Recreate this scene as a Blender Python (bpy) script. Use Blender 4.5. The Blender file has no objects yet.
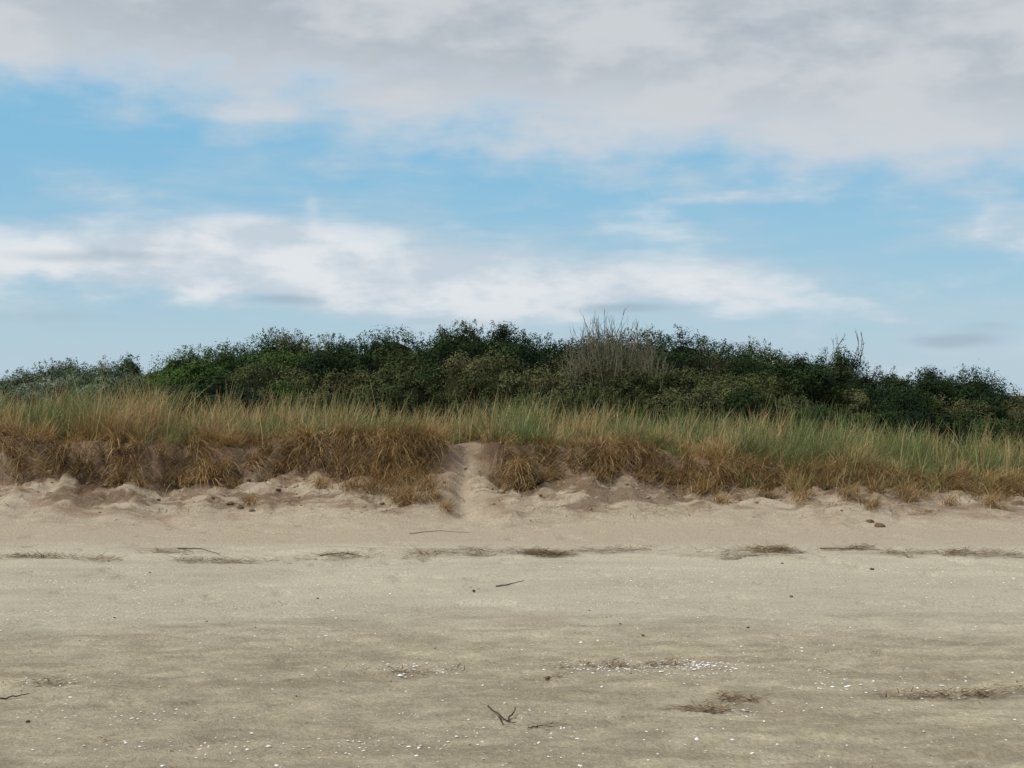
import bpy, math, numpy as np
from mathutils import Vector
rng = np.random.default_rng(7)
F=1400.0; HV=395.0; CZ=2.0
def px(u,D): return (np.asarray(u)-512.0)/F*D
def pz(v,D): return CZ+(HV-np.asarray(v))/F*D

# ---------------- noise ----------------
def _h(i,j,seed):
    n=(i.astype(np.int64)*374761393+j.astype(np.int64)*668265263+seed*1442695041)&0x7fffffff
    n=((n^(n>>13))*1274126177)&0x7fffffff
    n=(n^(n>>16))&0xffff
    return n/32767.5-1.0
def vn(x,y,seed=0):
    x=np.asarray(x,float);y=np.asarray(y,float)
    x,y=np.broadcast_arrays(x,y)
    i=np.floor(x);j=np.floor(y);fx=x-i;fy=y-j
    fx=fx*fx*fx*(fx*(fx*6-15)+10);fy=fy*fy*fy*(fy*(fy*6-15)+10)
    a=_h(i,j,seed);b=_h(i+1,j,seed);c=_h(i,j+1,seed);d=_h(i+1,j+1,seed)
    return (a*(1-fx)+b*fx)*(1-fy)+(c*(1-fx)+d*fx)*fy
def fbm(x,y,o=4,seed=0,g=0.5):
    s=0;a=1;t=0
    x=np.asarray(x,float);y=np.asarray(y,float)
    for k in range(o):
        s=s+a*vn(x+k*17.3,y-k*9.1,seed+k);t+=a;a*=g
        x,y=(x*1.6-y*1.2),(x*1.2+y*1.6)
    return s/t
def sm(t):
    t=np.clip(t,0,1);return t*t*(3-2*t)

# ---------------- terrain ----------------
ED=22.8
eu=[-300,0,60,150,250,330,430,480,560,640,700,800,900,1024,1400]
ev=[438,436,443,446,444,440,446,446,447,450,458,470,476,488,492]
tu=[-300,0,100,150,200,300,350,430,500,540,600,700,800,850,900,1024,1400]
tv=[398,397,399,397,404,407,413,421,411,406,413,419,422,422,430,446,450]
def edgeZ(x): return np.interp(x,px(eu,ED),pz(ev,ED))+.05*fbm(x*1.3,4.,3,9)
def platZ(x): return np.interp(x,px(tu,27.),pz(tv,27.))-0.50
def edgeY(x):
    return (22.75+0.40*fbm(x*0.45,3.3,3,11)+0.34*fbm(x*1.5,7.7,3,12)+0.65*np.exp(-((x+0.78+.1*vn(x*3,1,5))/0.40)**2)
            -0.25*np.exp(-((x+1.7)/0.6)**2)-0.3*np.exp(-((x-0.3)/0.6)**2))
def H(x,Y):
    x=np.asarray(x,float);Y=np.asarray(Y,float)
    ey=edgeY(x);ez=edgeZ(x);pl=platZ(x)
    gp=np.exp(-((x+0.78)/0.42)**2)
    s0=Y-ey
    s=s0+(1-.75*gp)*(0.24*fbm(x*2.2,Y*3.4,3,21)+.10*fbm(x*5,Y*14,3,22))*np.exp(-(s0/1.0)**2)
    Lt=2.45+0.3*fbm(x*0.6,1.1,3,31)
    b=0.038*np.clip(Y-17.6,0,5)
    right=sm((x-3.6)/2.0)
    zf=b+(ez-b)*(0.46+0.28*right+0.30*fbm(x*0.8,5.,4,41,.6)+0.36*gp)
    zf=np.minimum(zf,ez-.01)
    wf=.33+.18*vn(x*1.1,2.,43)+.25*gp
    t=np.clip((s+Lt)/(Lt-wf),0,1)
    tal=b+(zf-b)*(0.6*t**1.3+0.4*sm(t))
    f=(s+wf)/(wf-.02);f=np.clip(f,0,1);f=.55*f+.45*sm(f)
    h=np.where(s<-wf,tal,zf+(ez-zf)*f)
    h=np.where(s>-0.02,h+(pl-ez)*sm(s/4.5),h)
    on=sm((s+Lt+0.6)/0.7)*np.exp(-np.clip(s,0,None)*2)*(1-.5*gp)
    up=sm((s+1.7)/.8)
    lump=fbm(x*1.8,Y*4.2,6,51,0.68)
    h=h+on*((0.04+.10*up)*lump+0.09*np.maximum(fbm(x*0.9,Y*1.6,3,55),0)-0.05*up*sm((fbm(x*2.5,Y*3.2,3,56)-.12)/.2))
    h=h+0.12*sm(s/1.5)*fbm(x*0.8,Y*0.8,3,61)
    near=np.exp(-np.clip(s,0,None))*sm((60-np.abs(x))/20)*sm((Y+60)/30)
    fg=sm((13.8-Y)/3)
    h=h+near*(0.020*fbm(x*0.7,Y*1.1,3,71)+0.012*fbm(x*2.2,Y*4.0,3,72)*(0.3+0.7*fg))
    h=h+near*0.015*fbm(x*7,Y*9,4,73,0.65)*(0.28+0.72*fg)
    h=h+near*0.035*np.exp(-((Y-17.6-0.5*fbm(x*0.3,2.,2,81))/0.35)**2)*(0.5+0.5*fbm(x*1.2,Y,3,82))
    fp=fbm(x*2.6,Y*2.6,2,91)
    h=h-near*0.035*sm((fp-0.38)/0.2)*sm((Y-12)/2)
    fp=fbm(x*4.6,Y*4.0,2,95)
    h=h-near*0.016*sm((fp-0.38)/0.2)*fg
    return h
def hit(u,v):
    D=np.arange(5,40,0.02)
    X=(u-512)/F*D;Z=CZ+(HV-v)/F*D
    h=H(X,D);k=np.argmax(h>=Z)
    return X[k],D[k],h[k]

# ---------------- mesh helpers ----------------
def mk(name,V,Fa,C,mat,smooth=True,parent=None):
    V=np.asarray(V,np.float32).reshape(-1,3);Fa=np.asarray(Fa,np.int32)
    n=Fa.shape[1]
    me=bpy.data.meshes.new(name)
    me.vertices.add(len(V));me.vertices.foreach_set('co',V.ravel())
    me.loops.add(Fa.size);me.loops.foreach_set('vertex_index',Fa.ravel())
    me.polygons.add(len(Fa))
    me.polygons.foreach_set('loop_start',np.arange(0,Fa.size,n,dtype=np.int32))
    try: me.polygons.foreach_set('loop_total',np.full(len(Fa),n,np.int32))
    except Exception: pass
    me.polygons.foreach_set('use_smooth',np.full(len(Fa),smooth,bool))
    me.update(calc_edges=True)
    if C is not None:
        a=me.color_attributes.new('Col','FLOAT_COLOR','POINT')
        C4=np.ones((len(V),4),np.float32);C4[:,:3]=np.clip(C,0,1)
        a.data.foreach_set('color',C4.ravel())
    me.validate()
    me.materials.append(mat)
    o=bpy.data.objects.new(name,me);bpy.context.scene.collection.objects.link(o)
    if parent: o.parent=parent
    return o
class Acc:
    def __init__(s): s.V=[];s.F=[];s.C=[];s.n=0
    def add(s,V,Fa,C):
        s.V.append(V);s.F.append(np.asarray(Fa)+s.n);s.C.append(C);s.n+=len(V)
    def out(s,name,mat,smooth=True,parent=None):
        return mk(name,np.vstack(s.V),np.vstack(s.F),np.vstack(s.C),mat,smooth,parent)
def blades(acc,B,az,th0,th1,L,W,c0,c1,ns=3):
    N=len(B);d=np.stack([np.cos(az),np.sin(az),0*az],1)
    phi=rng.normal(0,.9,N)
    side=np.stack([np.cos(phi),np.sin(phi),0*phi],1)
    P=B.copy();Vs=[];Cs=[]
    for k in range(ns+1):
        t=k/ns
        w=(W*(1-0.85*t**1.5)/2)[:,None]
        Vs+= [P-side*w,P+side*w]
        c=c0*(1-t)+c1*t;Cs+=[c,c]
        th=th0+th1*(t+0.5/ns)
        P=P+(L/ns)[:,None]*(np.sin(th)[:,None]*d+np.cos(th)[:,None]*np.array([0,0,1.]))
    V=np.stack(Vs,1).reshape(-1,3);C=np.stack(Cs,1).reshape(-1,3)
    m=2*(ns+1);base=(np.arange(N)*m)[:,None,None]
    q=np.array([[2*k,2*k+1,2*k+3,2*k+2] for k in range(ns)])[None]
    acc.add(V,(base+q).reshape(-1,4),C)
def tube(acc,pts,rad,col,sides=5):
    pts=np.asarray(pts,float);n=len(pts)
    T=np.gradient(pts,axis=0);T/=np.linalg.norm(T,axis=1)[:,None]+1e-9
    ref=np.array([0.31,0.2,0.93]) if abs(T[0][2])<0.8 else np.array([1,0.1,0.])
    A=np.cross(T,ref);A/=np.linalg.norm(A,axis=1)[:,None]+1e-9
    Bn=np.cross(T,A);a=np.arange(sides)*2*np.pi/sides
    r=np.asarray(rad)[:,None,None]
    V=pts[:,None]+r*(np.cos(a)[None,:,None]*A[:,None]+np.sin(a)[None,:,None]*Bn[:,None])
    Fs=[]
    for i in range(n-1):
        for j in range(sides):
            k=(j+1)%sides
            Fs.append([i*sides+j,i*sides+k,(i+1)*sides+k,(i+1)*sides+j])
    acc.add(V.reshape(-1,3),np.array(Fs),np.tile(np.asarray(col,float),(n*sides,1)))

# ---------------- materials ----------------
def mat_base(name,rough=0.8,nscale=20,namt=0.3,bump=0.0,bscale=60,transl=0.0,spec=0.2,bdist=0.02):
    m=bpy.data.materials.new(name);m.use_nodes=True;nt=m.node_tree;N=nt.nodes;L=nt.links
    p=N['Principled BSDF'];p.inputs['Roughness'].default_value=rough
    p.inputs['Specular IOR Level'].default_value=spec
    at=N.new('ShaderNodeAttribute');at.attribute_name='Col'
    tc=N.new('ShaderNodeTexCoord')
    no=N.new('ShaderNodeTexNoise');no.inputs['Scale'].default_value=nscale;no.inputs['Detail'].default_value=4 if bump>0 else 1
    no.inputs['Roughness'].default_value=0.7
    L.new(tc.outputs['Object'],no.inputs['Vector'])
    mr=N.new('ShaderNodeMapRange');mr.inputs[1].default_value=0.25;mr.inputs[2].default_value=0.75
    mr.inputs[3].default_value=1-namt;mr.inputs[4].default_value=1+namt
    L.new(no.outputs['Fac'],mr.inputs[0])
    vm=N.new('ShaderNodeVectorMath');vm.operation='SCALE'
    L.new(at.outputs['Color'],vm.inputs[0]);L.new(mr.outputs[0],vm.inputs['Scale'])
    L.new(vm.outputs[0],p.inputs['Base Color'])
    if bump>0:
        n2=N.new('ShaderNodeTexNoise');n2.inputs['Scale'].default_value=bscale;n2.inputs['Detail'].default_value=5
        n2.inputs['Roughness'].default_value=0.7
        L.new(tc.outputs['Object'],n2.inputs['Vector'])
        bp=N.new('ShaderNodeBump');bp.inputs['Strength'].default_value=bump;bp.inputs['Distance'].default_value=bdist
        L.new(n2.outputs['Fac'],bp.inputs['Height']);L.new(bp.outputs[0],p.inputs['Normal'])
    if transl>0:
        tr=N.new('ShaderNodeBsdfTranslucent');L.new(vm.outputs[0],tr.inputs['Color'])
        mx=N.new('ShaderNodeMixShader');mx.inputs[0].default_value=transl
        L.new(p.outputs[0],mx.inputs[1]);L.new(tr.outputs[0],mx.inputs[2])
        L.new(mx.outputs[0],N['Material Output'].inputs['Surface'])
    return m
M_sand=mat_base('sand',0.95,30,0.28,1.0,26,0,0.1,0.035)
M_grass=mat_base('marram_blades',0.75,5,0.15,0,60,0.15,0.1)
M_leaf=mat_base('shrub_leaves',0.8,1.3,0.25,0,60,0.0,0.08)
M_bark=mat_base('bark',0.9,30,0.3,0.3,80)
M_shell=mat_base('shell',0.5,60,0.15)
M_clod=mat_base('clods',0.95,25,0.35,0.7,50)

# ---------------- ground ----------------
xs=np.concatenate([[-2500,-900,-300,-120,-60,-35,-24,-18,-15],np.arange(-14,14.001,0.042),[15,18,24,35,60,120,300,900,2500]])
ys=np.concatenate([[-2500,-500,-100,-30,-10,-3,0,2,3.5,5],np.arange(5.5,13,0.036),np.arange(13,20.0,0.06),np.arange(20.0,24.6,0.026),
    np.arange(24.6,31,0.15),[32,34,37,41,46,55,70,100,200,500,1200,3000]])
X,Y=np.meshgrid(xs,ys);Z=H(X,Y)
nx=len(xs);ny=len(ys)
idx=np.arange(nx*ny).reshape(ny,nx)
Fq=np.stack([idx[:-1,:-1],idx[:-1,1:],idx[1:,1:],idx[1:,:-1]],-1).reshape(-1,4)
def lerp(a,b,t): return a*(1-t[...,None])+b*t[...,None]
A=lambda *c:np.array(c,float)
ey=edgeY(X);s=Y-ey;ez=edgeZ(X)
fg=sm((13.8-Y)/3)
col=np.broadcast_to(A(.545,.497,.380),X.shape+(3,)).copy()
col=lerp(col,A(.445,.388,.280),sm((13.8+1.6*fbm(X*.25,Y*.5,4,101)-Y)/3.0))
n=fbm(X*.6,Y*1.4,5,102,.6);col*= (1+0.18*n)[...,None]
n=fbm(X*4,Y*6,4,103,.75);col*=(1+0.38*n*(0.22+0.78*fg))[...,None]
st=sm((fbm(X*1.1,Y*3.2,5,104,.65)-.08)/.25)*(.2+.8*fg)
col=lerp(col,A(.29,.24,.165),st*.5)
col=lerp(col,A(.49,.415,.31),sm((Y-17.9)/1.0))
wl=np.exp(-((Y-17.7-0.5*fbm(X*.3,2.,2,81))/.28)**2)*sm((fbm(X*.9,Y*5,5,105,.7)+.1)/.3)
col=lerp(col,A(.27,.20,.125),wl*.4)
tal=sm((s+2.6+.5*fbm(X*.9,Y,3,110))/1.2)
n=fbm(X*1.7,Y*4.6,6,106,.74)
col=lerp(col,A(.30,.222,.152),np.clip(tal*(0.40+1.6*n+.25*sm((s+1.3)/.7)),0,1))
sp_=sm((fbm(X*1.2,Y*3.4,5,112,.70)-.0)/.16)*sm((s+1.9)/.6)
col=lerp(col,A(.155,.10,.063),sp_*.72*(1-.6*np.exp(-((X+.8)/.40)**2)))
face=sm((s+.60+.75*fbm(X*1.1,Y*1.9,5,107,.62))/.2)*sm((1.2-s)/.6)
gap=np.exp(-((X+.8)/.40)**2)
face=face*(1-.85*gap)
soil=lerp(np.broadcast_to(A(.088,.055,.034),X.shape+(3,)),A(.29,.205,.135),sm(fbm(X*1.3,Z*6+X,5,108,.68)*2.0+.42))
col=lerp(col,soil,np.clip(face,0,1)*.93)
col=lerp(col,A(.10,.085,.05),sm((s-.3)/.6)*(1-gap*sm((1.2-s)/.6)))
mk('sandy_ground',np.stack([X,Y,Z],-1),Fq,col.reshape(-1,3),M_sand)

# ---------------- marram grass ----------------
G=Acc()
TAN=A(.60,.43,.21);TAN2=A(.42,.26,.115);RUST=A(.35,.18,.07);GR1=A(.17,.25,.075);GR2=A(.09,.15,.048);GRY=A(.23,.30,.15);DRY=A(.50,.44,.24)
def pick(cols,p,N):
    k=rng.choice(len(cols),N,p=np.array(p)/sum(p));return np.array(cols)[k]
def u_of(x,Yv): return 512+x/Yv*F
def field(nt,s0,s1,pw,bl,Lm,xr=14,wd=1.):
    tx=rng.uniform(-xr,xr,nt);ts=s0+(s1-s0)*rng.uniform(0,1,nt)**pw
    ok=~((np.abs(tx+.78)<.36)&(ts<.55));tx=tx[ok];ts=ts[ok]
    dens=fbm(tx*1.5,ts*1.5,3,201);ok=rng.uniform(-.45,.15,len(tx))<dens;tx=tx[ok];ts=ts[ok]
    nt=len(tx);grp=fbm(tx*1.6,ts*1.2,3,202)
    tl=rng.uniform(.6,1.25,nt)*(1+.95*grp)
    fr=1-sm(ts/1.0)
    dry=np.clip(.25+2.1*fbm(tx*.9,ts*1.0,3,203)-.1*sm(ts/1.2)+.36*fr+.10*sm((tx-5)/3)+.12*sm((-tx-1)/4),0.03,.96)
    k=np.repeat(np.arange(nt),bl);N=len(k)
    r=np.abs(rng.normal(0,.065,N));a=rng.uniform(0,2*np.pi,N)
    bx=tx[k]+r*np.cos(a);by=edgeY(tx[k])+ts[k]+r*np.sin(a)
    B=np.stack([bx,by,H(bx,by)-.015],1)
    L=Lm*tl[k]*rng.uniform(.5,1.2,N)
    wind=rng.normal(0.35,.9,N)
    az=np.where(rng.uniform(size=N)<.45,wind,a)
    az=np.where((rng.uniform(size=N)<.55*fr[k]),rng.normal(-1.4,.6,N),az)
    th0=np.abs(rng.normal(.05,.2,N))+r*1.8+.2*fr[k];th1=np.abs(rng.normal(.42+.5*fr[k],.5,N))
    isd=rng.uniform(size=N)<dry[k]
    cg=pick([GR1,GR2,GRY],[.4,.3,.3],N);cd=pick([TAN,TAN2,DRY],[.45,.28,.27],N)
    c1=np.where(isd[:,None],cd,cg)*rng.uniform(.65,1.2,N)[:,None]*(rng.uniform(.7,1.15,nt)[k])[:,None]
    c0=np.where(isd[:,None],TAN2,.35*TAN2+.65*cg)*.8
    blades(G,B,az,th0,th1,L,rng.uniform(.006,.012,N)*wd,c0,c1)
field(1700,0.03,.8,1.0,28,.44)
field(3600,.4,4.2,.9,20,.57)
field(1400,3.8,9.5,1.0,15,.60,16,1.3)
N=900;tx=rng.uniform(-13,13,N);ts=rng.uniform(.1,4.5,N);by=edgeY(tx)+ts
c=pick([TAN,DRY],[.6,.4],N)
blades(G,np.stack([tx,by,H(tx,by)],1),rng.normal(.2,.8,N),np.abs(rng.normal(.05,.12,N)),np.abs(rng.normal(.2,.25,N)),rng.uniform(.5,.85,N),rng.uniform(.007,.011,N),c*.8,c)
def slope(nt,xa,xb,sa,sb,bl,Lm,drop,gp=.12):
    tx=rng.uniform(xa,xb,nt);ts=rng.uniform(sa,sb,nt)
    ok=rng.uniform(-.3,.3,nt)<fbm(tx*1.5,ts*1.7,3,211)-.03;tx=tx[ok];ts=ts[ok];nt=len(tx)
    k=np.repeat(np.arange(nt),bl);N=len(k)
    r=np.abs(rng.normal(0,.07,N));a=rng.uniform(0,2*np.pi,N)
    bx=tx[k]+r*np.cos(a);by=edgeY(tx[k])+ts[k]+r*np.sin(a)
    B=np.stack([bx,by,H(bx,by)-.01],1)
    az=np.where(rng.uniform(size=N)<.6,rng.normal(-1.35,.75,N),a)
    tc_=rng.uniform(.6,1.2,nt)[k]
    c1=pick([TAN,TAN2,RUST,DRY,GR1],[.40,.22,.12,.15,gp],N)*(tc_*rng.uniform(.7,1.2,N))[:,None]
    blades(G,B,az,np.abs(rng.normal(drop,.3,N)),np.abs(rng.normal(.7+drop*.5,.4,N)),Lm*rng.uniform(.5,1.2,N),rng.uniform(.006,.011,N),c1*.8,c1)
slope(380,3.4,14,-.75,.05,30,.42,.3,.35)
slope(260,5.0,14,-1.0,-.3,24,.36,.5)
# overhanging dead grass in distinct clumps
gu=[-400,0,60,115,150,200,235,260,330,345,436,446,490,498,540,560,640,650,740,1024,1500]
gd=[.5,.35,.45,.5,1.,.9,.45,.8,1.,1.3,1.3,0,0,.7,.7,1.,.8,1.1,.9,.6,.6]
NT=430
tx=rng.uniform(-14,14,NT);tu_=u_of(tx,22.8)
ok=rng.uniform(0,1.2,NT)<np.interp(tu_,gu,gd);tx=tx[ok];nt=len(tx)
ts=rng.uniform(-.34,.12,nt);bl=rng.integers(40,150,nt)
k=np.repeat(np.arange(nt),bl);N=len(k)
bx=tx[k]+rng.normal(0,.05,N);by=edgeY(tx[k])+ts[k]+rng.normal(0,.06,N)
B=np.stack([bx,by,H(bx,by)+.02],1)
tl=(rng.uniform(.4,1.6,nt))[k];ta=rng.normal(0,.45,nt)[k];tb=rng.uniform(.6,1.25,nt)[k]
c1=pick([TAN,TAN2,RUST,DRY],[.54,.20,.14,.12],N)*(tb*rng.uniform(.65,1.15,N))[:,None]
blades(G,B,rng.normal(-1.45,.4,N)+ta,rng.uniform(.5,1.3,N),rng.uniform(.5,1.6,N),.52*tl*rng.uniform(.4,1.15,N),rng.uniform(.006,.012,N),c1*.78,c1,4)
# slumped tussocks on the face / talus
T=[(345,462,1),(362,474,1.1),(385,466,1.2),(395,484,1.2),(412,474,1.2),(425,488,1.),(432,500,.6),(412,502,.7),(372,492,.8),(350,488,.5),(398,498,.8),(446,510,.4),
(300,466,.8),(205,476,.7),(190,486,.6),(120,470,.5),(165,468,.7),(275,476,.5),(90,465,.5),(30,450,.6),(60,470,.4),(140,485,.4),(320,486,.5),(235,488,.4),(250,503,.35),
(505,455,.6),(545,462,.7),(575,468,.6),(600,478,.5),(655,466,.9),(690,476,.9),(625,462,.7),(640,480,.6),(670,482,.6),(700,493,.8),(720,503,.5),(765,496,.7),(800,500,.6),(850,498,.7),(905,500,.7),(950,506,.5),(990,505,.7),(1010,495,.7),(870,508,.5)]
for (u,v,sc) in T:
    cx,cy,cz=hit(u,v);N=int(180*sc)+30
    bx=cx+rng.normal(0,.14*sc,N);by=cy+rng.normal(0,.08*sc,N)
    B=np.stack([bx,by,H(bx,by)+rng.uniform(0,.08,N)*sc],1)
    c1=pick([TAN,TAN2,RUST,DRY],[.54,.18,.14,.14],N)*rng.uniform(.6,1.2,N)[:,None]*rng.uniform(.8,1.15)
    blades(G,B,rng.normal(-1.1,.8,N)+rng.normal(0,.3),rng.uniform(.3,1.5,N),rng.uniform(.4,1.3,N),.50*sc**.6*rng.uniform(.4,1.15,N),rng.uniform(.006,.012,N),c1*.8,c1,4)
# flattened dead blades and litter on the slope
N=22000;tx=rng.uniform(-13,13,N);s_=-rng.uniform(0.1,2.0,N)
ok=rng.uniform(-.02,.5,N)<fbm(tx*1.2,s_*3.4,5,251,.66)-.12*np.clip(-s_-.9,0,1);tx=tx[ok];s_=s_[ok];N=len(tx)
by=edgeY(tx)+s_
c1=pick([TAN,TAN2,RUST,A(.10,.065,.038)],[.22,.28,.15,.35],N)*rng.uniform(.6,1.1,N)[:,None]
blades(G,np.stack([tx,by,H(tx,by)+.015],1),rng.normal(-1.2,1.2,N),rng.uniform(1.3,1.95,N),rng.uniform(0,.5,N),rng.uniform(.05,.26,N),rng.uniform(.006,.012,N),c1,c1,3)
G.out('marram_grass',M_grass)
R=Acc();N=7000
tx=rng.uniform(-14,14,N);ok=rng.uniform(-.5,.3,N)<fbm(tx*1.4,3.,3,231);tx=tx[ok];ok=np.abs(tx+.8)>.36;tx=tx[ok];N=len(tx)
by=edgeY(tx)+rng.uniform(-.45,.0,N);B=np.stack([tx,by,H(tx,by)+.02],1)
c=pick([A(.14,.08,.045),A(.38,.25,.13),A(.07,.045,.028)],[.35,.35,.3],N)
blades(R,B,rng.normal(-1.57,.7,N),rng.uniform(1.3,2.4,N),rng.uniform(.2,.9,N),rng.uniform(.08,.40,N),rng.uniform(.004,.009,N),c,c*.9,3)
R.out('exposed_roots',M_grass)

# ---------------- thickets ----------------
su=[-400,0,30,70,120,150,172,200,245,275,310,350,400,440,470,520,555,575,600,650,700,745,775,800,840,860,890,920,960,1000,1024,1400]
sv=[388,384,377,370,364,368,352,347,334,332,338,335,329,332,320,328,345,337,334,333,335,339,354,346,354,370,378,370,372,386,395,398]
SK=lambda u:np.interp(u,su,sv)
def ico(sub):
    import bmesh
    bm=bmesh.new();bmesh.ops.create_icosphere(bm,subdivisions=sub,radius=1)
    V=np.array([v.co[:] for v in bm.verts]);Fa=np.array([[v.index for v in f.verts] for f in bm.faces]);bm.free();return V,Fa
IV,IF=ico(2)
def leaves(acc,P,nrm,size,col,ra=.30):
    N=len(P)
    a=rng.normal(size=(N,3))*ra+nrm;a/=np.linalg.norm(a,axis=1)[:,None]
    b=rng.normal(size=(N,3));b-=a*np.sum(a*b,1)[:,None];b/=np.linalg.norm(b,axis=1)[:,None]
    c=np.cross(a,b);s_=size[:,None]
    V=np.stack([P-b*s_*.6,P+c*s_*.40,P+b*s_*.6],1).reshape(-1,3)
    acc.add(V,np.arange(3*N).reshape(-1,3),np.repeat(col,3,0))
def shrub(acc,cx,cy,top,r,cols,pn=26,ln=85,sprig=4,lsz=.085):
    g=float(H(cx,cy));hz=(top-g)*.55;cz=top-hz
    shade_core=IV*np.array([r*.62,r*.62,hz*.66]);shade_core=shade_core*(1+.15*vn(IV[:,0]*3+cx,IV[:,2]*3+cy,5))[:,None]+[cx,cy,cz]
    base=cols[rng.integers(len(cols))]*rng.uniform(.7,1.25)
    acc.add(shade_core,IF,np.tile(base*.2,(len(shade_core),1)))  # opaque filler, foliage colour darkened to stand in for shade inside the shrub
    d=rng.normal(size=(pn,3));d/=np.linalg.norm(d,axis=1)[:,None]
    d[:,1]=np.where((d[:,1]>.3)&(rng.uniform(size=pn)<.6),-d[:,1],d[:,1])
    d[:,2]=np.where(d[:,2]<-.45,-d[:,2],d[:,2])
    d[:3]=[[.1,0,1],[-.35,-.2,.9],[.4,-.2,.85]];d/=np.linalg.norm(d,axis=1)[:,None]
    rr=rng.uniform(.74,1.02,pn)[:,None]
    pc=np.array([cx,cy,cz])+d*rr*np.array([r,r,hz])*.86
    pr=rng.uniform(.18,.38,pn)*r
    pcol=np.array([cols[rng.integers(len(cols))] for _ in range(pn)])*.2+base*.8
    pcol=pcol*rng.uniform(.8,1.2,pn)[:,None]
    k=np.repeat(np.arange(pn),ln);N=len(k)
    dd=rng.normal(size=(N,3));dd/=np.linalg.norm(dd,axis=1)[:,None]
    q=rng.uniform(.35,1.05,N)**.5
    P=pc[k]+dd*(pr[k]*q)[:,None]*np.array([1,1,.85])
    leaves(acc,P,dd*1.6+d[k]*.3,rng.uniform(.6,1.2,N)*lsz,pcol[k]*(rng.uniform(.88,1.14,N)*(.35+.65*q**2))[:,None])  # depth shade painted into leaf colour, darker towards each puff's centre
    for i in range(sprig):
        a=rng.uniform(0,6.28);q=rng.uniform(0,.75)
        b0=np.array([cx+r*q*np.cos(a)*.85,cy+r*q*np.sin(a)*.85,cz+hz*math.sqrt(max(0,1-q*q))*.85])
        dr=np.array([rng.normal(0.12,.3),rng.normal(0,.3),1.]);Ls=rng.uniform(.1,.4)
        m=46;t=rng.uniform(0,1,m)
        P=b0+dr*(t*Ls)[:,None]+rng.normal(size=(m,3))*((.1*(1.15-t)))[:,None]
        leaves(acc,P,rng.normal(size=(m,3))*.5,rng.uniform(.5,1.,m)*lsz,np.tile(base*.85,(m,1))*rng.uniform(.8,1.2,m)[:,None])
OL=[A(.104,.112,.046),A(.086,.100,.037),A(.125,.126,.056),A(.064,.084,.031)]
DK=[A(.024,.048,.018),A(.036,.060,.020),A(.050,.073,.025),A(.019,.036,.017)]
GN=[A(.058,.115,.026),A(.078,.135,.032),A(.046,.086,.026)]
SV=[A(.14,.18,.12),A(.11,.145,.088),A(.19,.22,.16),A(.065,.095,.052)]
acc={'sea_buckthorn_thicket':Acc(),'evergreen_thicket':Acc(),'green_willow_thicket':Acc(),'silver_shrub_thicket':Acc()}
def palette(u,row):
    if u<150+rng.normal(0,12): return 'silver_shrub_thicket',SV
    if u<330+rng.normal(0,15): return ('green_willow_thicket',GN) if rng.uniform()<(.7 if row<2 else .35) else (('sea_buckthorn_thicket',OL) if rng.uniform()<.6 else ('evergreen_thicket',DK))
    if row==0: return 'evergreen_thicket',DK
    if u<745:
        return ('sea_buckthorn_thicket',OL) if rng.uniform()<(.3 if row==1 else .85) else ('evergreen_thicket',DK)
    if u<875: return ('evergreen_thicket',DK) if row<2 or rng.uniform()<.4 else ('sea_buckthorn_thicket',OL)
    return ('evergreen_thicket',DK) if rng.uniform()<.75 else ('sea_buckthorn_thicket',OL)
rows=[(41,0,16,1.05,5),(37.5,14,19,.9,2),(34.5,30,22,.85,0),(32.0,50,25,.7,0)]
for ri,(D,dv,st_,r0,sp) in enumerate(rows):
    u=-330.
    while u<1370:
        inn=-60<u<1084
        u+=st_*rng.uniform(.6,1.4)*(1 if inn else 2.2)
        Dd=D+rng.uniform(-1.2,1.2);v=SK(u)+dv*(.35 if u<150 and ri>0 else (.6 if u>860 and ri>0 else 1))+rng.uniform(-5,8)+8*vn(u/38.,ri*3.3,301)
        if ri>0 and u<160 and ri<3: v=max(v,SK(u)+6)
        top=float(pz(v,Dd));x=float(px(u,Dd));g=float(H(x,Dd))
        if top-g<.35: top=g+.35
        r=r0*rng.uniform(.7,1.3)*(.7 if u<150 else 1)
        nm,cols=palette(u,ri)
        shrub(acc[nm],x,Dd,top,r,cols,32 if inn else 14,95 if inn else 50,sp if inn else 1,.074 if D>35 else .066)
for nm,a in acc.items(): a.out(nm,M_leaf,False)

def branch(ac,p,d,L,r,depth,col,spread=.5,kids=3,wob=.12,tips=None,up=.15):
    n=4;pts=[np.array(p,float)];dd=np.array(d,float)
    for i in range(n):
        dd=dd+rng.normal(0,wob,3)+[0,0,up*.3];dd/=np.linalg.norm(dd)
        pts.append(pts[-1]+dd*L/n)
    tube(ac,pts,np.linspace(r,r*.4,n+1),col*rng.uniform(.7,1.25),4)
    if tips is not None: tips.append(pts[-1])
    if depth>0:
        for i in range(kids):
            j=rng.integers(1,n+1);nd=dd+rng.normal(0,spread,3);nd/=np.linalg.norm(nd)
            branch(ac,pts[j],nd,L*rng.uniform(.25,.5),r*.6,depth-1,col,spread,kids,wob,tips,up)
Bb=Acc();D=33.6
for i in range(140):
    t=rng.uniform(0,1);u=570+98*t;Dd=D+rng.uniform(-.5,.9);x=float(px(u,Dd));g=float(H(x,Dd))
    vt=np.interp(t,[0,.15,.35,.6,.85,1],[350,331,321,325,339,356])+rng.uniform(-3,22)
    Lh=(float(pz(vt,Dd))-g)
    zb=g+Lh*.35
    branch(Bb,[x,Dd,zb],[rng.normal(.02,.12)+(t-.5)*.2,rng.normal(0,.1),1],Lh*.53,.012,2,A(.17,.155,.105),.36,3,.06)
Bb.out('bare_twig_bush',M_bark)
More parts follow.
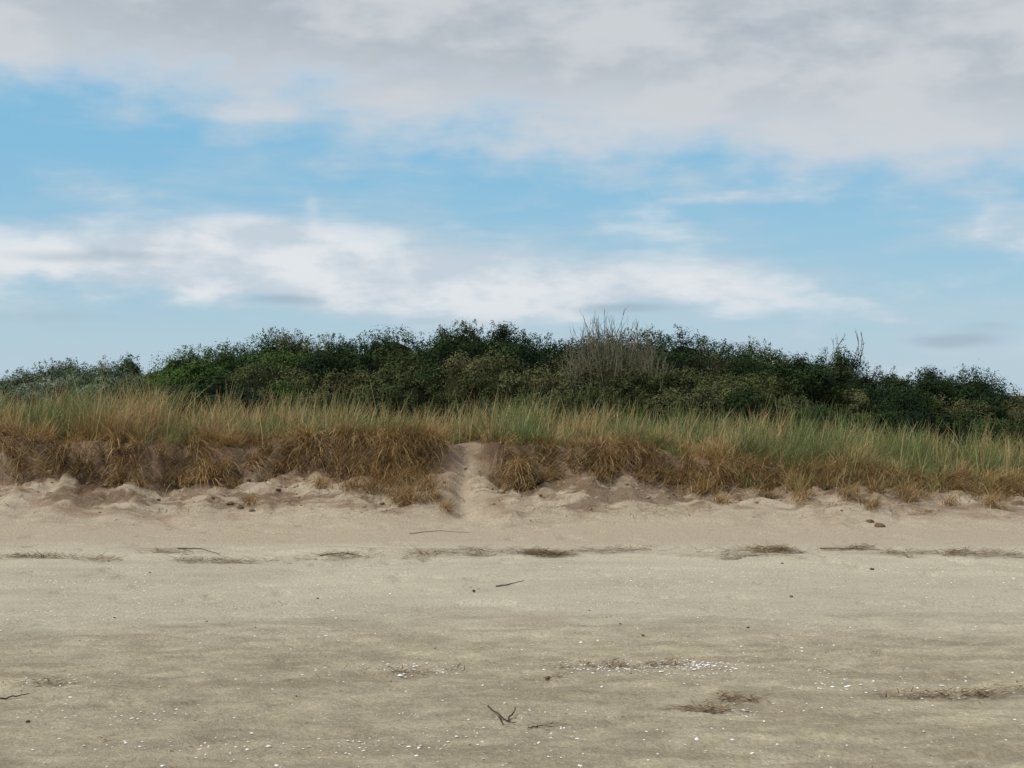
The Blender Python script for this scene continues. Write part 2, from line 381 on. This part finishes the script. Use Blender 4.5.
def tree(name,u,D,vtop,r,dead):
    e=bpy.data.objects.new(name,None);bpy.context.scene.collection.objects.link(e)
    x=float(px(u,D));g=float(H(x,D));top=float(pz(vtop,D));h=top-g
    w=Acc();tips=[]
    branch(w,[x,D,g-.05],[0.05,0,1],h*.45,.09,0,A(.09,.07,.05))
    for i in range(11):
        a=i*.6+rng.uniform(0,.5)
        branch(w,[x,D,g+h*rng.uniform(.25,.45)],[np.cos(a)*.9*r,np.sin(a)*.9*r,rng.uniform(.5,1.2)],h*.42,.04,2,A(.10,.08,.06),.5,3,.12,tips)
    for i in range(dead):
        branch(w,[x+rng.uniform(.3,r*1.0),D-.2,g+h*.6],[rng.uniform(.1,.6),0,1],h*.36,.014,2,A(.15,.13,.11),.35,3,.08)
    w.out('trunk_and_limbs',M_bark,True,e)
    c=Acc()
    for p in tips:
        p=p.copy();p[2]=min(p[2],top-.15)
        pr=rng.uniform(.18,.32);m=70
        dd=rng.normal(size=(m,3));dd/=np.linalg.norm(dd,axis=1)[:,None]
        P=p+dd*(pr*rng.uniform(.3,1.05,m)[:,None])
        k=DK[rng.integers(4)]*rng.uniform(.6,1.1)
        leaves(c,P,dd+[0,0,.3],rng.uniform(.6,1.2,m)*.08,np.tile(k,(m,1))*rng.uniform(.8,1.2,m)[:,None])
    c.out('crown',M_leaf,False,e)
tree('wind_shaped_tree',815,34.5,341,1.0,6)
tree('wind_shaped_tree',940,36.0,368,.9,0)
tree('wind_shaped_tree',478,38.5,324,.7,0)

# ---------------- debris ----------------
JV,JF=ico(2)
Cl=Acc()
def clod(x,y,sx,col,sink=.3,flat=.5):
    k=JV*(1+.7*fbm(JV[:,0]*1.9+x*5,JV[:,1]*1.9+JV[:,2]*2.3+y*3,4,7,.65))[:,None]
    a=rng.uniform(0,6.28);e=rng.uniform(.5,.9)
    kx=k[:,0]*np.cos(a)-k[:,1]*np.sin(a)*e;ky=k[:,0]*np.sin(a)+k[:,1]*np.cos(a)*e
    V=np.stack([kx*sx,ky*sx,k[:,2]*sx*flat],1)+[x,y,float(H(x,y))+sx*flat*(1-2*sink)]
    Cl.add(V,JF,np.tile(col,(len(V),1))*(.85+.3*rng.uniform(size=(len(V),1))))
SNC=A(.38,.30,.21)
for i in range(900):
    x=rng.uniform(-13,13);s_=-.2-abs(rng.normal(0,.7))
    if s_<-2.0: continue
    c=[SNC,A(.26,.19,.13),A(.14,.095,.06)][rng.choice(3,p=[.35,.35,.3])]
    clod(x,float(edgeY(x))+s_,min(.06,float(np.exp(rng.normal(-3.95,.5)))),c,.5)
for (u,v,z_) in [(880,527,.09),(870,522,.06),(240,508,.08),(230,504,.06),(252,511,.05)]:
    x,y,_=hit(u,v);clod(x,y,z_,A(.17,.11,.07),.45)
Cl.out('sand_clods',M_clod)

Wk=Acc()
def wrack(u,v,lu,N,L=.18,c=A(.17,.11,.06),sy=.15):
    x0,y0,_=hit(u,v);w=lu/F*y0
    nb=max(2,int(N/14));cx=x0+rng.normal(0,w*.6,nb);cy=y0+rng.normal(0,sy,nb)
    k=rng.integers(0,nb,N);bx=cx[k]+rng.normal(0,.08,N);by=cy[k]+rng.normal(0,.04,N)
    B=np.stack([bx,by,H(bx,by)+rng.uniform(.002,.035,N)],1)
    cc=pick([c,c*1.5,c*.5,A(.42,.32,.19)],[.35,.25,.2,.2],N)
    az=np.where(rng.uniform(size=N)<.6,rng.normal(0,.5,N)+np.pi*rng.integers(0,2,N),rng.uniform(0,6.28,N))
    blades(Wk,B,az,rng.uniform(1.3,1.6,N),rng.normal(.05,.25,N),L*rng.uniform(.4,1.2,N),rng.uniform(.006,.014,N),cc,cc,4)
for a in [(30,557,40,320),(90,560,30,160),(215,562,40,340),(160,553,30,100),(350,556,36,200),(430,557,30,220),(480,553,30,260),(540,554,26,700),(600,551,30,220),(650,549,20,60),
          (740,556,36,220),(775,551,26,680),(850,550,30,200),(930,553,40,380),(990,556,34,280),(1060,556,60,200),(-60,556,60,200),(300,560,60,70),(690,552,50,50)]:
    wrack(*a)
for a in [(55,685,28,90,.08),(400,671,30,90,.08),(580,668,30,80,.08),(650,667,50,190,.08),(735,701,14,140,.09),(703,711,26,170,.09),(950,697,36,210,.08),(985,695,12,120,.07),(900,698,25,70,.07),(548,681,8,70,.05),(545,728,12,20,.06),(1018,692,8,60,.08),(475,592,5,20,.05),(320,590,6,12,.05),(250,612,5,10,.05),(870,655,8,15,.06),(100,742,6,10,.05),(640,700,10,14,.06)]:
    wrack(*a,c=A(.16,.10,.053),sy=.04)
N=2400
bx=rng.uniform(-9,9,N);by=rng.uniform(5.5,17.4,N)
B=np.stack([bx,by,H(bx,by)+.004],1);cc=pick([A(.14,.09,.05),A(.3,.22,.13)],[.6,.4],N)
blades(Wk,B,rng.uniform(0,6.28,N),rng.uniform(1.4,1.58,N),rng.normal(0,.1,N),rng.uniform(.012,.06,N),rng.uniform(.004,.009,N),cc,cc,3)
Wk.out('seaweed_wrack',M_grass)

def stick(pl,r,name='driftwood_twig',col=A(.085,.055,.035)):
    a=Acc()
    for path in pl:
        P=[]
        for (u,v,lift) in path:
            x,y,z=hit(u,v);P.append([x,y,z+r+lift])
        P=np.array(P);t=np.linspace(0,len(P)-1,12)
        Q=np.stack([np.interp(t,np.arange(len(P)),P[:,i]) for i in range(3)],1)+rng.normal(0,.0025,(12,3))
        tube(a,Q,np.linspace(r,r*.45,12),col,6)
    a.out(name,M_bark)
stick([[(488,713,.03),(497,718,.02),(507,723,.0),(516,726,.01)],[(507,723,.0),(513,718,.02),(516,714,.035)],[(499,719,.01),(503,726,.0)]],.006)
stick([[(496,587,.0),(510,585,.0),(524,583,.02)]],.007)
stick([[(0,700,.0),(14,699,.01),(30,696,.01)]],.006)
stick([[(178,549,.0),(200,552,.03),(220,555,.0)]],.009)
stick([[(528,729,.0),(541,728,.01),(554,728,.0)]],.004)
stick([[(410,534,.0),(440,531,.0),(470,533,.0)]],.006,col=A(.2,.15,.1))
stick([[(820,549,.0),(850,551,.02),(880,550,.0)]],.008)
stick([[(320,556,.0),(345,555,.02),(362,557,.0)]],.008)

# shells
Sh=Acc()
def shells(x,y,sz):
    N=len(x);a=rng.uniform(0,6.28,N);m=7
    ang=np.arange(m)*2*np.pi/m
    rr=sz[:,None]*np.where((ang>2.9)&(ang<3.5),.6,1)[None]*rng.uniform(.7,1.1,(N,m))
    vx=x[:,None]+rr*np.cos(ang[None]+a[:,None]);vy=y[:,None]+rr*np.sin(ang[None]+a[:,None])
    gz=H(x,y);tl=rng.normal(0,.35,(N,1))
    vz=gz[:,None]+.003+rr*.3*np.abs(tl)+rr*np.cos(ang)[None]*tl*.5
    V=np.concatenate([np.stack([vx,vy,vz],-1),np.stack([x,y,gz+.003+sz*.45],-1)[:,None]],1).reshape(-1,3)
    Fa=[]
    b=np.arange(N)*(m+1)
    for i in range(m): Fa.append(np.stack([b+i,b+(i+1)%m,b+m],1))
    c=pick([A(.88,.87,.84),A(.70,.64,.54),A(.35,.30,.24)],[.74,.2,.06],N)
    Sh.add(V,np.vstack(Fa),np.repeat(c,m+1,0))
N=10000;x=rng.uniform(-7,7,N);y=5.5+11*rng.uniform(0,1,N)**.9
ok=rng.uniform(-.3,.5,N)<fbm(x*.6,y*1.8,3,401);shells(x[ok],y[ok],np.minimum(np.exp(rng.normal(-5.1,.4,ok.sum())),.014))
def shl(u,v,lu,N,sy=.12):
    x0,y0,_=hit(u,v);x=x0+rng.normal(0,lu/F*y0,N);y=y0+rng.normal(0,sy,N);shells(x,y,np.exp(rng.normal(-4.8,.3,N)))
for a in [(690,666,28,210),(610,668,30,120),(410,669,30,90),(60,683,30,40),(190,745,60,50),(380,745,40,30),(740,712,20,30),(130,715,40,34),(80,612,60,50),(850,690,80,50)]: shl(*a)
Sh.out('sea_shells',M_shell,False)
Cl=Acc()
for i in range(80):
    clod(rng.uniform(-8,8),rng.uniform(6,17.5),float(np.exp(rng.normal(-4.9,.4))),A(.12,.09,.06)*rng.uniform(.7,1.8),.15)
for (u,v,z_) in [(643,636,.015),(748,628,.012),(872,570,.025),(474,592,.025),(548,680,.03),(28,723,.015)]:
    x,y,_=hit(u,v);clod(x,y,z_,A(.09,.065,.045),.1)
Cl.out('beach_pebbles',M_clod)

# ---------------- world ----------------
sc=bpy.context.scene
W=bpy.data.worlds.new('World');sc.world=W;W.use_nodes=True;nt=W.node_tree;NN=nt.nodes;LL=nt.links
bg=NN['Background'];bg.inputs['Strength'].default_value=0.1
SE=math.radians(48);SR=math.radians(236)
sky=NN.new('ShaderNodeTexSky');sky.sky_type='NISHITA';sky.sun_disc=False;sky.sun_elevation=SE;sky.sun_rotation=SR
tc=NN.new('ShaderNodeTexCoord');sp=NN.new('ShaderNodeSeparateXYZ');LL.new(tc.outputs['Generated'],sp.inputs[0])
def M(op,a,b=None,c=None,clamp=False):
    n=NN.new('ShaderNodeMath');n.operation=op;n.use_clamp=clamp
    for i,q in enumerate((a,b,c)):
        if q is None: continue
        if isinstance(q,(int,float)): n.inputs[i].default_value=q
        else: LL.new(q,n.inputs[i])
    return n.outputs[0]
def SS(x,a,b):
    n=NN.new('ShaderNodeMapRange');n.interpolation_type='SMOOTHSTEP';LL.new(x,n.inputs[0])
    n.inputs[1].default_value=a;n.inputs[2].default_value=b;return n.outputs[0]
def NZ(scale,sz,detail=6,rough=.55,off=0.):
    v=NN.new('ShaderNodeVectorMath');v.operation='MULTIPLY_ADD';LL.new(tc.outputs['Generated'],v.inputs[0])
    v.inputs[1].default_value=(1,1,sz);v.inputs[2].default_value=(off,off*.7,off*1.3)
    n=NN.new('ShaderNodeTexNoise');n.inputs['Scale'].default_value=scale;n.inputs['Detail'].default_value=detail
    n.inputs['Roughness'].default_value=rough
    LL.new(v.outputs[0],n.inputs['Vector']);return M('SUBTRACT',n.outputs['Fac'],.5)
def MX(f,a,b):
    n=NN.new('ShaderNodeMix');n.data_type='RGBA'
    if isinstance(f,(int,float)): n.inputs[0].default_value=f
    else: LL.new(f,n.inputs[0])
    for i,q in ((6,a),(7,b)):
        if isinstance(q,tuple): n.inputs[i].default_value=(q[0]*10,q[1]*10,q[2]*10,1)
        else: LL.new(q,n.inputs[i])
    return n.outputs[2]
az=M('ARCTAN2',sp.outputs[0],sp.outputs[1])
az=M('MINIMUM',M('MAXIMUM',az,-.6),.6)
hor=M('SQRT',M('ADD',M('MULTIPLY',sp.outputs[0],sp.outputs[0]),M('MULTIPLY',sp.outputs[1],sp.outputs[1])))
el=M('DIVIDE',sp.outputs[2],M('MAXIMUM',hor,.02))
nA=NZ(5,2.2,4,.5);nB=NZ(15,2.4,4,.55,3.1);nC=NZ(7,5.0,4,.55,7.7)
grad=MX(SS(el,0,.2),(.42,.61,.72),(.225,.52,.75))
grad=MX(SS(el,.2,1.0),grad,(.14,.32,.60))
clear=MX(.85,sky.outputs[0],grad)
veil=SS(M('ADD',M('MULTIPLY',nC,1.0),M('MULTIPLY',nA,.8)),-.12,.25)
c=MX(M('MULTIPLY',veil,.55),clear,(.50,.61,.69))
azA=M('ADD',az,M('MULTIPLY',nA,.08));elB=M('ADD',el,M('MULTIPLY',nB,.024));azS=M('ADD',az,M('MULTIPLY',nA,.03));elS=M('ADD',el,M('MULTIPLY',nB,.009))
def blob(u,v,su_,sv_,amp,small=0):
    a0=math.atan((u-512)/F);e0=(HV-v)/F
    da=M('MULTIPLY_ADD',azS if small else azA,F/su_,-a0*F/su_)
    de=M('MULTIPLY_ADD',elS if small else elB,F/sv_,-e0*F/sv_)
    q=M('MULTIPLY_ADD',da,da,M('MULTIPLY',de,de))
    return M('MULTIPLY',M('EXPONENT',M('MULTIPLY',q,-1.)),amp)
def total(bl):
    o=None
    for b in bl:
        g=blob(*b);o=g if o is None else M('ADD',o,g)
    return o
low=total([(40,262,210,34,1.0),(270,252,120,34,1.0),(340,280,170,28,.9),(520,290,150,26,.95),(680,292,140,24,.85),(316,205,7,25,.2,1),(1000,238,60,26,.65),(880,225,60,14,.4),(725,200,40,6,.3,1),(900,290,80,22,.4),(60,188,70,24,.45),(650,215,100,34,.3),(880,376,50,10,.8,1)])
lowd=SS(M('ADD',low,M('ADD',M('MULTIPLY',nC,1.5),M('MULTIPLY',nB,1.0))),.08,1.05)
lc=MX(SS(M('ADD',nB,M('MULTIPLY',nA,.5)),-.12,.12),(.57,.64,.71),(.79,.81,.83))
c=MX(M('MULTIPLY',lowd,.9),c,lc)
c=MX(M('MULTIPLY',M('SUBTRACT',1.,SS(el,0.0,.085)),.6),c,(.51,.62,.70))
gs=total([(955,343,45,7,1.0,1),(285,302,45,6,.8,1),(630,310,60,6,.85,1),(90,262,110,9,.7,1),(990,330,40,6,.5,1),(60,320,90,10,.5,1),(440,320,110,8,.4,1)])
gsd=SS(M('ADD',gs,M('MULTIPLY',nC,.7)),.15,.95)
c=MX(M('MULTIPLY',gsd,.65),c,(.35,.44,.52))
E1=M('ADD',.176,M('MULTIPLY',az,-.085))
d=M('SUBTRACT',el,E1)
d=M('ADD',d,M('ADD',M('MULTIPLY',nA,.08),M('MULTIPLY',nB,.11)))
topd=SS(d,-.030,.038)
tcol=MX(SS(M('ADD',M('MULTIPLY',nA,1.0),M('MULTIPLY',nB,.8)),-.15,.15),(.44,.48,.53),(.61,.635,.665))
tcol=MX(SS(d,.0,.07),(.62,.66,.71),tcol)
c=MX(M('MULTIPLY',topd,.95),c,tcol)
LL.new(c,bg.inputs['Color'])

sl=bpy.data.lights.new('sun','SUN');sl.energy=2.6;sl.angle=math.radians(7);sl.color=(1,.94,.85)
so=bpy.data.objects.new('sun',sl);sc.collection.objects.link(so)
dirv=Vector((math.sin(SR)*math.cos(SE),math.cos(SR)*math.cos(SE),math.sin(SE)))
so.rotation_euler=dirv.to_track_quat('Z','Y').to_euler()
cam=bpy.data.cameras.new('camera');co=bpy.data.objects.new('camera',cam);sc.collection.objects.link(co)
co.location=(0,0,CZ);co.rotation_euler=(math.radians(90),0,0)
cam.sensor_width=36;cam.lens=36*F/1024;cam.shift_y=11/1024.;cam.clip_end=6000;cam.clip_start=.1
sc.camera=co
sc.view_settings.view_transform='Standard';sc.view_settings.look='None';sc.view_settings.exposure=0
